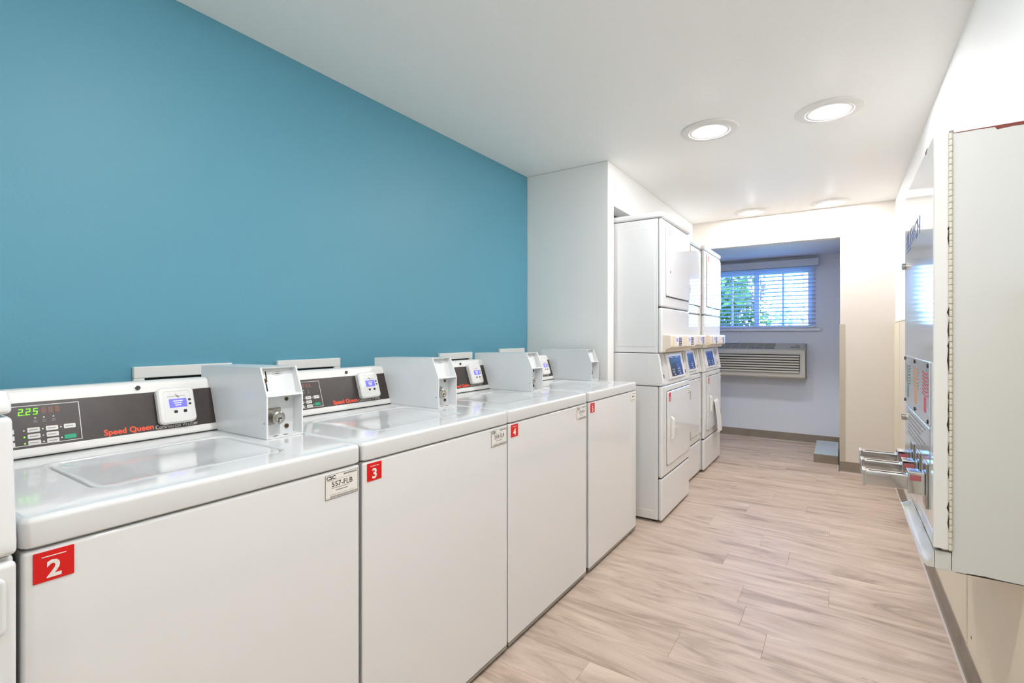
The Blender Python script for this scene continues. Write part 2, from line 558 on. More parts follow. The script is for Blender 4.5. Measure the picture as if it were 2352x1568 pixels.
def sticker_set(e, w, num, code, zt=0.857):
    face = lambda y, z, d=0.0: frame((0.0008 + d, y, z), (0, 1, 0), (0, 0, 1))
    ps = plate(MB(), 0, 0.050, 0, 0.048, 0.0008, 0.0006, face(0.016, zt - 0.048), edge=0.0002).build('number_sticker', 'red', e)
    ps['label'] = 'red sticker with white %s' % num
    text('numeral', num, 0.037, face(0.041, zt - 0.042, 0.0006), 'white_sticker', ps, 0.0003, bold=0.0011, align='CENTER')
    m = MB(); plate(m, 0.010, 0.040, 0.0385, 0.0398, 0.0003, 0.0004, face(0.016, zt - 0.048, 0.0006), edge=0.0001)
    m.build('sticker_line', 'white_sticker', ps)
    if code:
        y0 = w - 0.108
        lb = plate(MB(), 0, 0.098, 0, 0.060, 0.003, 0.0005, face(y0, zt - 0.062), edge=0.0002).build('asset_label', 'white_sticker', e)
        F = face(y0, zt - 0.062, 0.0005)
        b = MB()
        for u0, u1, v0, v1 in ((0, 0.098, 0.0593, 0.060), (0, 0.098, 0, 0.0008), (0, 0.0009, 0, 0.06), (0.0973, 0.098, 0, 0.06)):
            plate(b, u0, u1, v0, v1, 0.0002, 0.0003, F, 1, 0.0001)
        for k in range(24):                              # hazard stripe along the bottom
            u = 0.012 + k * 0.0035
            b.add([F @ Vector(p) for p in ((u, 0.002, 0.0003), (u + 0.0016, 0.002, 0.0003), (u + 0.0036, 0.0065, 0.0003), (u + 0.002, 0.0065, 0.0003))], [(0, 1, 2, 3)])
        b.build('label_border', 'ink', lb, 0)
        text('logo_lettering', 'CSC', 0.0125, F @ T(0.003, 0.048, 0.0002), 'ink', lb, 0.0002, bold=0.0003, sx=1.15)
        text('code_lettering', code, 0.0185, F @ T(0.018, 0.0285, 0.0002), 'ink', lb, 0.0002, width=0.062)
        gm = MB()
        for u0, u1, v0, v1 in ((0.054, 0.094, 0.0525, 0.0565), (0.018, 0.080, 0.0455, 0.0462), (0.018, 0.070, 0.0243, 0.0258), (0.03, 0.066, 0.0175, 0.020), (0.012, 0.088, 0.0095, 0.0103), (0.003, 0.024, 0.0445, 0.0458)):
            plate(gm, u0, u1, v0, v1, 0.0002, 0.0002, F, 1, 0.0001)
        gm.build('small_print', 'grey_ink', lb, 0)

SEG = {'2': 'abged', '5': 'afgcd'}
def seven_seg(mb, ch, F, u, v, w, h, t):
    k = 0.0012
    S = {'a': (0, w, h - t, h), 'g': (0, w, h / 2 - t / 2, h / 2 + t / 2), 'd': (0, w, 0, t), 'f': (0, t, h / 2, h), 'b': (w - t, w, h / 2, h), 'e': (0, t, 0, h / 2), 'c': (w - t, w, 0, h / 2)}
    sl = 0.12
    for s in SEG[ch]:
        a, b, c, d = S[s]
        mb.add([F @ Vector((u + x + z * sl, v + z, k)) for x, z in ((a, c), (b, c), (b, d), (a, d))], [(0, 1, 2, 3)])

def washer(y0, y1, num, code, label, zoff=0.0):
    w = y1 - y0
    e = empty('top_load_washer', (XW, y0, zoff), label, 'washer', 'row of top-load washers along the teal wall')
    for lx in (-0.06, -0.58):
        for ly in (0.05, w - 0.05):
            MB().cyl((lx, ly, 0), (lx, ly, 0.03), 0.018, 12).build('leg', 'black', e)
    MB().rbox(-0.66, -0.012, 0.004, w - 0.004, 0.028, 0.862, 0.004, 2).build('cabinet', 'appliance', e)
    MB().rbox(-0.0115, 0, 0.003, w - 0.003, 0.026, 0.862, 0.006, 3).build('front_panel', 'appliance', e)
    MB().rbox(-0.012, -0.001, 0.004, w - 0.004, 0.014, 0.0255, 0.003, 2).build('toe_strip', 'hinge_grey', e)
    # top deck with a sunk lid opening
    hx0, hx1, hy0, hy1 = -0.415, -0.100, 0.125, w - 0.145
    X0, X1, Y0, Y1 = -0.70, 0.003, 0.0008, w - 0.0008
    d = MB().loops([rr(X0 + .01, X1 - .004, Y0 + .004, Y1 - .004, 0.014, 0.866), rr(X0, X1, Y0, Y1, 0.014, 0.870), rr(X0, X1, Y0, Y1, 0.014, 0.905),
                    rr(X0 + .001, X1 - .001, Y0 + .001, Y1 - .001, 0.0135, 0.9090), rr(X0 + .003, X1 - .003, Y0 + .003, Y1 - .003, 0.012, 0.9125), rr(X0 + .006, X1 - .006, Y0 + .006, Y1 - .006, 0.010, 0.9143),
                    rr(X0 + .010, X1 - .010, Y0 + .010, Y1 - .010, 0.008, 0.915),
                    rr(hx0 - .006, hx1 + .006, hy0 - .006, hy1 + .006, 0.036, 0.915), rr(hx0 - .002, hx1 + .002, hy0 - .002, hy1 + .002, 0.034, 0.9135),
                    rr(hx0, hx1, hy0, hy1, 0.034, 0.909), rr(hx0 + .001, hx1 - .001, hy0 + .001, hy1 - .001, 0.033, 0.895)], True, True)
    d.build('top_deck', 'appliance_top', e, 50)
    l = MB()
    a = 0.0045
    l.loops([rr(hx0 + a, hx1 - a, hy0 + a, hy1 - a, 0.031, 0.896), rr(hx0 + a, hx1 - a, hy0 + a, hy1 - a, 0.031, 0.910), rr(hx0 + a + .003, hx1 - a - .003, hy0 + a + .003, hy1 - a - .003, 0.03, 0.9125),
             rr(hx0 + a + .014, hx1 - a - .014, hy0 + a + .014, hy1 - a - .014, 0.028, 0.9120), rr(hx0 + a + .034, hx1 - a - .040, hy0 + a + .040, hy1 - a - .034, 0.026, 0.9085),
             rr(hx0 + a + .08, hx1 - a - .10, hy0 + a + .09, hy1 - a - .08, 0.02, 0.9075)])
    l.build('lid', 'appliance_top', e, 60)
    # console
    c0, c1 = max(0.008, w - 0.66), w - 0.097
    prof = [(-0.517, 0.9165), (-0.519, 0.924), (-0.568, 1.062), (-0.574, 1.069), (-0.584, 1.072), (-0.660, 1.068), (-0.668, 1.058), (-0.670, 0.9165)]
    MB().prism(prof, c0, c1, 'y', 0.004, 2).build('console', 'plastic_white', e)
    MB().box(-0.5185, -0.514, c0 + 0.004, c1 - 0.002, 0.9155, 0.9175).build('console_gap', 'gap', e, 0)
    Fo = lambda u, v, dd=0.0: frame(FA + FV * v + Vector((0.145, 0, 0.048)).normalized() * (0.0013 + dd) + Vector((0, u, 0)), (0, 1, 0), FV)
    f = plate(MB(), c0 + 0.006, w - 0.105, 0.012, 0.1215, 0.002, 0.0012, Fo(0, 0), edge=0.0004).build('fascia', 'fascia', e)
    R = w
    F0 = Fo(0, 0, 0.0012)
    ol = MB()
    for u0, u1, v0, v1 in ((max(c0 + .012, R - 0.60), R - 0.428, 0.1120, 0.1135), (max(c0 + .012, R - 0.60), R - 0.428, 0.0178, 0.0193), (R - 0.4295, R - 0.428, 0.0178, 0.1135)):
        plate(ol, u0, u1, v0, v1, 0.0004, 0.0003, F0, 1, 0.0001)
    ol.build('control_outline', 'white_print', f, 0)
    dg = MB()
    for i, ch in enumerate('225'):
        seven_seg(dg, ch, F0, R - 0.541 + i * 0.0130, 0.0905, 0.0078, 0.0155, 0.0017)
    plate(dg, R - 0.5313, R - 0.5298, 0.0905, 0.0921, 0.0005, 0.0012, F0, 2, 0.0002)
    dg.build('price_display', 'green_led', f, 0)
    dm = MB()
    for i in range(3):
        plate(dm, R - 0.500 + i * 0.0125, R - 0.4905 + i * 0.0125, 0.091, 0.1065, 0.001, 0.0005, F0, 1, 0.0001)
    dm.build('dim_digits', 'dim_led', f, 0)
    for i, u in enumerate((R - 0.5115, R - 0.496, R - 0.4785)):
        MB().cyl(F0 @ Vector((u, 0.0825, 0)), F0 @ Vector((u, 0.0825, 0.0006)), 0.0016, 8).build('indicator_light', 'white_print', f)
        mm = MB(); plate(mm, u - 0.004, u + 0.004, 0.0715, 0.0730, .0003, .0003, F0, 1, .0001); plate(mm, u - 0.003, u + 0.003, 0.0755, 0.0768, .0003, .0003, F0, 1, .0001)
        mm.build('indicator_caption', 'grey_ink', f, 0)
    for u, rows in ((R - 0.572, 3), (R - 0.5275, 3), (R - 0.4945, 3), (R - 0.4615, 1)):
        for k in range(rows):
            v = 0.0485 - k * 0.0152
            bt = plate(MB(), u, u + 0.0225, v, v + 0.0112, 0.002, 0.0012, F0, 3, 0.0005).build('button', 'white_print', f)
            plate(MB(), u + 0.003, u + 0.018, v + 0.0045, v + 0.0066, .0003, .0014, F0, 1, .0001).build('button_caption', 'grey_ink', f, 0)
            MB().cyl(F0 @ Vector((u - 0.0055, v + 0.0055, 0)), F0 @ Vector((u - 0.0055, v + 0.0055, 0.0008)), 0.0017, 8).build('indicator_light', 'green_led' if (abs(u - (R - .5275)) < .001 and k > 0) else 'white_print', f)
    plate(MB(), R - 0.4625, R - 0.4395, 0.0188, 0.0298, 0.002, 0.0012, F0 @ T(0, 0.0035, 0), 3, 0.0005).build('start_button', 'green_btn', f)
    MB().cyl(F0 @ Vector((R - 0.467, 0.0275, 0)), F0 @ Vector((R - 0.467, 0.0275, 0.0008)), 0.0017, 8).build('indicator_light', 'white_print', f)
    text('brand_lettering', 'Speed Queen', 0.0205, F0 @ T(R - 0.385, 0.0175, 0.0002), 'orange_print', f, 0.0003, bold=0.0006, width=0.111)
    text('product_lettering', 'Commercial Washer', 0.0155, F0 @ T(R - 0.270, 0.0150, 0.0002), 'white_print', f, 0.0002, width=0.108)
    # black plug on the white band above the fascia
    pu, pv = R - 0.298, 0.137
    Fp = Fo(0, 0, 0)
    MB().cyl(Fp @ Vector((pu, pv, -0.003)), Fp @ Vector((pu, pv, 0.0025)), 0.0058, 16).build('plug', 'black', e)
    # card reader
    cr0, cr1 = R - 0.264, R - 0.170
    Fr = Fo(0, 0, 0.001)
    q = MB()
    q.loops([rr(cr0 + .002, cr1 - .002, 0.0245, 0.1255, 0.012, 0, 5), rr(cr0, cr1, 0.0225, 0.1265, 0.013, 0.010, 5), rr(cr0, cr1, 0.0225, 0.1265, 0.013, 0.019, 5),
             rr(cr0 + .004, cr1 - .004, 0.0265, 0.1225, 0.011, 0.024, 5), rr(cr0 + .012, cr1 - .012, 0.0345, 0.1145, 0.008, 0.0245, 5), rr(cr0 + .013, cr1 - .013, 0.0355, 0.1135, 0.007, 0.0235, 5)])
    q.xf(Fr)
    q = q.build('card_reader', 'plastic_white', e, 30)
    Fs = Fr @ T(0, 0, 0.0237)
    plate(MB(), cr0 + 0.0265, cr0 + 0.0715, 0.0665, 0.0915, 0.001, 0.0008, Fs, 2, 0.0003).build('screen', 'screen', q)
    st = MB()
    for a, b, v in ((0.036, 0.061, 0.0835), (0.039, 0.058, 0.0775), (0.041, 0.056, 0.0715)):
        plate(st, cr0 + a, cr0 + b, v, v + 0.0028, .0004, .0003, Fs @ T(0, 0, 0.0008), 1, .0001)
    st.build('screen_text', 'screen_txt', q, 0)
    for u, v in ((0.076, 0.0835), (0.076, 0.0715)):
        plate(MB(), cr0 + u, cr0 + u + 0.0065, v, v + 0.0055, 0.001, 0.001, Fs, 2, .0003).build('key', 'black', q)
    for u in (0.036, 0.060):
        plate(MB(), cr0 + u, cr0 + u + 0.009, 0.0505, 0.0585, 0.003, 0.001, Fs, 3, .0003).build('key', 'black', q)
    plate(MB(), cr0 + 0.024, cr0 + 0.070, 0.0985, 0.0992, .0003, .0004, Fs, 1, .0001).build('reader_line', 'grey_ink', q, 0)
    z = MB()
    for (a, b), (c_, d_) in (((0.044, 0.105), (0.049, 0.0965)), ((0.049, 0.101), (0.052, 0.0935))):
        z.add([Fs @ Vector((cr0 + x, y, 0.0004)) for x, y in ((a, b), (a + 0.0014, b), (c_ + 0.0014, d_), (c_, d_))], [(0, 1, 2, 3)])
    z.build('reader_emblem', 'ink', q, 0)
    # coin meter box
    b0, b1 = R - 0.1115, R - 0.0015
    side = [(-0.615, 0.9155), (-0.250, 0.9155), (-0.250, 1.033), (-0.283, 1.112), (-0.615, 1.106)]
    t = 0.0045
    cb = MB().prism(side, b0, b0 + t, 'y').prism(side, b1 - t, b1, 'y')
    cb.prism([(-0.615, 1.1015), (-0.285, 1.1075), (-0.283, 1.112), (-0.615, 1.106)], b0 + t, b1 - t, 'y')
    cb.box(-0.615, -0.250, b0 + t, b1 - t, 0.9155, 0.9195)
    cb.box(-0.615, -0.610, b0 + t, b1 - t, 0.9195, 1.104)
    cb.box(-0.296, -0.292, b0 + t, b1 - t, 0.9195, 1.034)         # back plate of the lower cell
    cb.prism([(-0.283, 1.034), (-0.279, 1.034), (-0.302, 1.108), (-0.306, 1.108)], b0 + t, b1 - t, 'y')          # back plate of the upper cell
    cb.prism([(-0.326, 1.031), (-0.250, 1.031), (-0.251, 1.0355), (-0.326, 1.0355)], b0 + t, b1 - t, 'y')
    cb = cb.build('coin_meter_box', 'coinbox', e, 0)
    bc = (b0 + b1) / 2
    MB().cyl((-0.2925, bc - 0.008, 0.968), (-0.268, bc - 0.008, 0.968), 0.0185, 24).cyl((-0.268, bc - 0.008, 0.968), (-0.2655, bc - 0.008, 0.968), 0.0185, 24, 0.015).build('lock_cylinder', 'steel', cb)
    MB().cyl((-0.2655, bc - 0.008, 0.968), (-0.2645, bc - 0.008, 0.968), 0.0105, 18).build('lock_core', 'chrome', cb)
    MB().box(-0.2647, -0.2640, bc - 0.012, bc - 0.001, 0.965, 0.9685).box(-0.2647, -0.2640, bc - 0.012, bc - 0.009, 0.957, 0.964).build('keyhole', 'gap', cb, 0)
    MB().rbox(-0.2925, -0.287, b0 + t + .001, bc + 0.010, 0.948, 0.994, 0.002, 1).build('lock_plate', 'steel', cb)
    MB().cyl((-0.292, b1 - 0.026, 1.016), (-0.290, b1 - 0.026, 1.016), 0.0055, 14).build('screw', 'brass_dark', cb)
    MB().cyl((-0.292, b1 - 0.026, 0.938), (-0.289, b1 - 0.026, 0.938), 0.0062, 14).build('screw', 'brass_dark', cb)
    Fu = frame((-0.279, 0, 1.034), (0, 1, 0), (-0.023, 0, 0.074))
    for v0, v1, du in ((0.045, 0.068, 0.0), (0.010, 0.034, -0.003)):
        plate(MB(), b0 + 0.0225 + du, b0 + 0.0262 + du, v0, v1, 0.001, 0.0006, Fu, 1, .0002).build('coin_slot', 'gap', cb, 0)
    MB().cyl(Fu @ Vector((b0 + 0.018, 0.040, 0)), Fu @ Vector((b0 + 0.018, 0.040, 0.004)), 0.006, 14).build('coin_lever', 'brass_dark', cb)
    ov = MB()
    ov.loops([[Fu @ Vector((bc + 0.004 + a_ * math.cos(t_), 0.060 + b_ * math.sin(t_), 0.0005)) for t_ in [2 * PI * i / 20 for i in range(20)]] for a_, b_ in ((0.015, 0.0055), (0.0142, 0.0048))], False, False)
    plate(ov, bc - 0.003, bc + 0.011, 0.0588, 0.0612, .0004, .0004, Fu, 1, .0001)
    ov.build('oval_mark', 'grey_ink', cb, 0)
    for k in (0, 1):
        MB().prism([(-0.262 + 0.004 * math.cos(a), bc - 0.022 + k * 0.030 + 0.008 * math.sin(a)) for a in [2 * PI * i / 12 for i in range(12)]], 0.9195, 0.9198, 'z').build('slot_hole', 'gap', cb, 0)
    MB().lathe([(0.0045, 0.0), (0.0045, 0.002), (0.002, 0.0035)], (-0.52, bc, 1.1045), 12, cap1=True).build('rivet', 'chrome', cb)
    MB().cyl((-0.262, b0 - 0.0004, 0.958), (-0.262, b0 + 0.0002, 0.958), 0.002, 8).build('screw_hole', 'gap', cb)
    sticker_set(e, w, num, code)
    return e

W = [(0.217, 0.869, '2', '557-FLB', 'nearest white top-load washer with the whole control panel and green price display in view'),
     (0.874, 1.562, '3', '558-FLB', 'second nearest white top-load washer, red sticker beside the dark seam of the nearest one'),
     (1.566, 2.262, '4', '559-FLB', 'third white top-load washer from the left, its reader half hidden by a coin box'),
     (2.290, 2.980, '5', None, 'farthest white top-load washer, at the end of the row beside the stacked dryers')]
WO = [washer(a, b, n, c, l) for a, b, n, c, l in W]
# far washer: faded label instead of the asset sticker
e5, w5 = WO[3], W[3][1] - W[3][0]
lb = MB(); plate(lb, 0, 0.085, 0, 0.055, 0.002, 0.0005, frame((0.0008, w5 - 0.10, 0.80), (0, 1, 0), (0, 0, 1)), 2, .0002)
lb = lb.build('faded_label', 'white_sticker', e5)
k = MB()
for u0, u1, v0, v1 in ((0.03, 0.08, 0.045, 0.049), (0.02, 0.06, 0.026, 0.034), (0.01, 0.07, 0.008, 0.012)):
    plate(k, u0, u1, v0, v1, .0003, .0002, frame((0.0014, w5 - 0.10, 0.80), (0, 1, 0), (0, 0, 1)), 1, .0001)
k.build('small_print', 'grey_ink', lb, 0)
# paint chip on the nearest washer's front edge
ch = MB(); plate(ch, 0, 0.012, 0, 0.003, 0.001, 0.0004, frame((-0.008, 0.538, 0.9133), (0, 1, 0), (-1, 0, 0.25)), 2, .0001)
ch.build('paint_chip', 'gap', WO[0])

# ------------------------------------------------------------------ machine at the left edge of the view
fl = empty('front_load_washer', (-1.035, -0.475, 0), 'white machine with sloped control top cut off by the left edge of the picture', 'washer')
wl = 0.687
for lx in (-0.06, -0.62):
    for ly in (0.05, wl - 0.05):
        MB().cyl((lx, ly, 0), (lx, ly, 0.03), 0.018, 12).build('leg', 'black', fl)
MB().rbox(-0.70, -0.02, 0, wl, 0.026, 0.865, 0.006, 2).build('cabinet', 'appliance', fl)
MB().rbox(-0.02, 0, 0.001, wl, 0.026, 0.862, 0.010, 3).build('front_panel', 'appliance', fl)
MB().prism([(0, 0.870), (0.001, 0.89), (-0.024, 1.076), (-0.70, 1.076), (-0.70, 0.870)], 0.0, wl, 'y', 0.008, 3).build('control_console', 'appliance', fl)
MB().prism([(-0.022, 1.080), (-0.026, 1.100), (-0.045, 1.115), (-0.70, 1.115), (-0.70, 1.080)], 0.0, wl - 0.001, 'y', 0.007, 3).build('top_cover', 'appliance', fl)
q = MB()
Fd = frame((0.0, 0, 0), (0, 1, 0), (0, 0, 1))
q.loops([rr(0.36, wl - 0.0125, 0.754, 0.842, 0.012, 0.0, 5), rr(0.362, wl - 0.0145, 0.756, 0.840, 0.011, 0.0035, 5), rr(0.366, wl - 0.0185, 0.760, 0.836, 0.009, 0.0035, 5), rr(0.368, wl - 0.0205, 0.762, 0.834, 0.008, 0.001, 5)])
q.xf(Fd)
q.build('dispenser_drawer', 'appliance', fl, 60)
dr = MB().loops([[(x, wl / 2 + r * math.cos(2 * PI * i / 40), 0.47 + r * math.sin(2 * PI * i / 40)) for i in range(40)] for r, x in ((0.235, 0.001), (0.230, 0.018), (0.205, 0.024), (0.175, 0.018), (0.165, 0.006))], True, False)
dr = dr.build('door', 'plastic_white', fl, 50)
MB().loops([[(x, wl / 2 + r * math.cos(2 * PI * i / 40), 0.47 + r * math.sin(2 * PI * i / 40)) for i in range(40)] for r, x in ((0.166, 0.010), (0.10, 0.004), (0.02, 0.001))], False, True).build('door_window', 'black', dr)
kk = MB().rbox(0.0, 0.014, wl - 0.034, wl - 0.0165, 0.648, 0.686, 0.003, 2).build('door_catch', 'plastic_white', fl)
for i in range(3):
    MB().rbox(0.001, 0.0145, wl - 0.0165, wl - 0.011, 0.678 - i * 0.008, 0.684 - i * 0.008, 0.001, 1).build('catch_rib', 'gap' if i == 0 else 'hinge_grey', kk)

# ------------------------------------------------------------------ outlet covers on the teal wall behind the washers
def outlet(y0, y1, label, z0=0.93, z1=1.10):
    e = empty('laundry_outlet_box', (XT, (y0 + y1) / 2, z0), label, 'outlet box', 'white outlet boxes on the teal wall')
    h, wd = z1 - z0, (y1 - y0) / 2
    m = MB()
    m.rbox(0, 0.016, -wd, wd, h - 0.037, h, 0.002, 1)
    m.rbox(0, 0.016, -wd, -wd + 0.030, 0, h - 0.0375, 0.002, 1)
    m.rbox(0, 0.016, wd - 0.030, wd, 0, h - 0.0375, 0.002, 1)
    m.rbox(0, 0.016, -wd + 0.031, wd - 0.031, 0, 0.02, 0.002, 1)
    m.build('cover_frame', 'plastic_white', e)
    MB().box(0.0005, 0.003, -wd + 0.028, wd - 0.028, 0.018, h - 0.036).build('open_back', 'gap', e, 0)
    MB().rbox(0.003, 0.010, -wd + 0.036, wd - 0.036, 0.022, h - 0.050, 0.002, 1).build('inner_panel', 'plastic_white', e)
outlet(0.649, 0.955, 'white outlet box on the teal wall behind the nearest washer, leftmost of the four')
outlet(1.132, 1.429, 'white outlet box on the teal wall, whole width in view between two coin boxes')
outlet(2.089, 2.385, 'white outlet box on the teal wall half hidden behind the third coin box')
outlet(2.675, 2.982, 'white outlet box on the teal wall touching the corner of the partition', z1=1.112)

# ================================================================== STACKED DRYERS
def dryer_stack(fx, y0, label, disp=(0.22, 0.50), navy=False, towel=False):
    w = 0.683
    e = empty('stacked_dryer', (fx, y0, 0), label, 'dryer', 'stacked dryers in the recess')
    for lx in (-0.06, -0.66):
        for ly in (0.05, w - 0.05):
            MB().cyl((lx, ly, 0), (lx, ly, 0.02), 0.018, 12).build('leg', 'black', e)
    B = lambda n, x0, x1, ya, yb, z0, z1, r=0.004, mt='appliance', p=e: MB().rbox(x0, x1, ya, yb, z0, z1, r, 3).build(n, mt, p, 0)
    B('lower_cabinet', -0.72, -0.0275, 0.001, w - 0.001, 0.018, 0.872)
    B('side_panel_rib', -0.69, -0.06, -0.0005, 0.004, 0.045, 0.075, 0.001)
    B('kick_panel', -0.026, 0, 0, w, 0.016, 0.284, 0.012)
    lp = B('lower_front', -0.026, 0, 0, w, 0.288, 0.874, 0.012)
    B('seam_shade', -0.024, -0.006, 0.004, w - 0.004, 0.2835, 0.2885, 0.0005, 'gap')  # near-black strip, shade of the seam put in as colour
    # lower door
    d = MB(); 
    Fd = frame((0, 0, 0), (0, 1, 0), (0, 0, 1))
    d.loops([rr(0.10, w - 0.012, 0.352, 0.832, 0.010, 0.0005, 3), rr(0.10, w - 0.012, 0.352, 0.832, 0.010, 0.005, 3), rr(0.103, w - 0.015, 0.355, 0.829, 0.008, 0.008, 3)])
    d = d.xf(Fd).build('lower_door', 'appliance', e, 0)
    gm = MB(); plate(gm, 0.096, w - 0.010, 0.3475, 0.8365, 0.012, 0.0012, Fd, 3, .0004)
    gm.build('door_gap', 'gap', e)
    hd = MB().prism([(0.008, 0.0), (0.026, 0.012), (0.030, 0.03), (0.030, 0.125), (0.026, 0.145), (0.008, 0.158)], 0.165, 0.192, 'y', 0.004, 2).xf(T(0, 0, 0.505))
    hd.build('handle', 'plastic_white', d)
    for z in (0.413, 0.722):
        B('hinge', -0.002, 0.0105, w - 0.012, w - 0.004, z, z + 0.065, 0.001, 'hinge_grey', d)
    F2 = Fd @ T(0, 0, 0.0082)
    s = plate(MB(), 0.125, 0.165, 0.765, 0.823, 0.001, 0.0006, F2, 2, .0002).build('number_sticker', 'red', d)
    pm = MB(); plate(pm, 0.132, 0.158, 0.790, 0.7935, .0004, .0004, F2 @ T(0, 0, .0006), 1, .0001); plate(pm, 0.140, 0.151, 0.770, 0.784, .003, .0004, F2 @ T(0, 0, .0006), 2, .0001)
    pm.build('sticker_marks', 'white_sticker', s, 0)
    s2 = plate(MB(), w - 0.085, w - 0.022, 0.765, 0.818, 0.002, 0.0005, F2, 2, .0002).build('asset_label', 'white_sticker', d)
    gp = MB()
    for u0, u1, v in ((0.60, 0.655, 0.806), (0.61, 0.65, 0.790), (0.603, 0.652, 0.774)):
        plate(gp, u0, u1, v, v + 0.005, .0003, .0003, F2 @ T(0, 0, .0005), 1, .0001)
    gp.build('small_print', 'grey_ink', s2, 0)
    # console between the two drums
    pr = [(-0.001, 0.8765), (0.002, 0.886), (-0.002, 0.900), (-0.040, 1.085), (-0.72, 1.085), (-0.72, 0.8765)]
    MB().prism(pr, 0.0, w, 'y', 0.003, 1).build('control_console', 'appliance', e)
    ck = [(0.004, 0.880), (0.008, 0.893), (-0.022, 1.084), (-0.10, 1.084), (-0.10, 0.880)]
    for ya in (-0.001, w - 0.029):
        MB().prism(ck, ya, ya + 0.030, 'y', 0.003, 1).build('console_cheek', 'appliance', e)
    cf = frame((-0.003, 0, 0.902), (0, 1, 0), Vector((-0.038, 0, 0.185)))
    u0, u1 = disp
    bz = plate(MB(), u0 - 0.055, u1 + 0.055, 0.004, 0.180, 0.004, 0.012, cf, 2, 0.003).build('display_bezel', 'plastic_white', e)
    cb = cf @ T(0, 0, 0.0122)
    um = (u0 + u1) / 2
    plate(MB(), u0, um, 0.020, 0.155, 0.002, 0.0008, cb, 2, .0002).build('control_overlay', 'navy_panel' if navy else 'blue_panel', bz)
    plate(MB(), um + .0005, u1, 0.020, 0.155, 0.002, 0.0008, cb, 2, .0002).build('control_overlay', 'blue_panel', bz)
    cp = cb @ T(0, 0, 0.0008)
    mk = MB()
    for a in (u0 + 0.03, um + 0.03):
        for i in range(2):
            for j in range(2):
                plate(mk, a + i * 0.03, a + 0.018 + i * 0.03, 0.045 + j * 0.017, 0.053 + j * 0.017, .001, .0004, cp, 1, .0001)
        plate(mk, a + 0.03, a + 0.055, 0.026, 0.036, .003, .0004, cp, 2, .0001)
        plate(mk, a - 0.02, a + 0.06, 0.146, 0.150, .0005, .0004, cp, 1, .0001)
    mk.build('overlay_marks', 'white_print', bz, 0)
    for ya in (0.045, w - 0.10):
        pk = plate(MB(), ya, ya + 0.045, 0.100, 0.172, 0.003, 0.0008, cf, 2, .0002).build('console_pocket', 'hinge_grey', e)
        plate(MB(), ya + 0.018, ya + 0.030, 0.022, 0.048, 0.002, 0.002, cf, 2, .0004).build('console_latch', 'gap', e)
    # upper drum
    B('upper_cabinet', -0.72, -0.0275, 0.001, w - 0.001, 1.089, 1.951)
    B('side_emboss', -0.30, -0.045, -0.0005, 0.004, 1.13, 1.90, 0.001)
    B('upper_front', -0.026, 0, 0, w, 1.383, 1.951, 0.012)
    lpn = B('middle_panel', -0.026, 0, 0, w, 1.089, 1.379, 0.010)
    B('seam_shade', -0.024, -0.006, 0.004, w - 0.004, 1.3785, 1.3835, 0.0005, 'gap')  # dark strip colouring in the shade of the upper seam
    d = MB()
    d.loops([rr(0.085, w - 0.012, 1.457, 1.925, 0.010, 0.0005, 3), rr(0.085, w - 0.012, 1.457, 1.925, 0.010, 0.005, 3), rr(0.088, w - 0.015, 1.460, 1.922, 0.008, 0.008, 3)])
    d = d.xf(Fd).build('upper_door', 'appliance', e, 0)
    gm = MB(); plate(gm, 0.083, w - 0.010, 1.451, 1.927, 0.012, 0.0012, Fd, 3, .0004)
    gm.build('door_gap', 'gap', e)
    for z in (1.52, 1.83):
        B('hinge', -0.002, 0.0105, w - 0.012, w - 0.004, z, z + 0.055, 0.001, 'hinge_grey', d)
    MB().cyl((0.007, 0.16, 1.622), (0.011, 0.16, 1.622), 0.009, 14).build('lock', 'hinge_grey', d)
    s = plate(MB(), 0.118, 0.150, 1.862, 1.908, 0.001, 0.0006, F2, 2, .0002).build('number_sticker', 'red', d)
    pm2 = MB(); plate(pm2, 0.122, 0.146, 1.888, 1.891, .0004, .0004, F2 @ T(0, 0, .0006), 1, .0001); plate(pm2, 0.129, 0.139, 1.867, 1.882, .003, .0004, F2 @ T(0, 0, .0006), 2, .0001)
    pm2.build('sticker_marks', 'white_sticker', s, 0)
    B('top_cover', -0.725, 0.006, -0.004, w + 0.004, 1.955, 1.993, 0.012)
    # card reader housing
    hp = [(0.0, 1.205), (0.042, 1.203), (0.050, 1.197), (0.050, 1.128), (0.044, 1.120), (0.022, 1.112), (0.018, 1.094), (0.0, 1.092)]
    rh = MB().prism(hp, 0.018, w - 0.018, 'y', 0.002, 1).build('reader_housing', 'beige', e)
    Fh = frame((0.0505, 0, 0), (0, 1, 0), (0, 0, 1))
    for a in (0.10, 0.42):
        rb = plate(MB(), a - 0.025, a + 0.17, 1.1235, 1.1985, 0.006, 0.010, Fh, 3, .003).build('card_reader', 'beige', e)
        Fk = Fh @ T(0, 0, 0.0102)
        plate(MB(), a - 0.005, a + 0.05, 1.132, 1.192, 0.003, 0.002, Fk, 2, .0005).build('reader_face', 'plastic_white', rb)
        plate(MB(), a + 0.005, a + 0.038, 1.160, 1.183, 0.001, 0.0028, Fk, 2, .0003).build('screen', 'screen', rb)
        for j in range(5):
            plate(MB(), a + 0.070, a + 0.135, 1.1335 + j * 0.0115, 1.1405 + j * 0.0115, 0.001, 0.0012, Fk, 1, .0003).build('vent_slat', 'brass_dark', rb)
    for ya in (0.03, w - 0.03):
        MB().cyl((0.017, ya, 1.103), (0.0215, ya, 1.103), 0.004, 10).build('screw', 'hinge_grey', rh)
    return e

DS = [dryer_stack(-0.950, 3.160, 'white stacked dryer nearest the washers, its whole side in view', navy=True),
      dryer_stack(-1.030, 3.860, 'white stacked dryer in the middle, set back between the other two stacks'),
      dryer_stack(-1.000, 4.555, 'white stacked dryer farthest away, beside the alcove window', disp=(0.15, 0.42))]
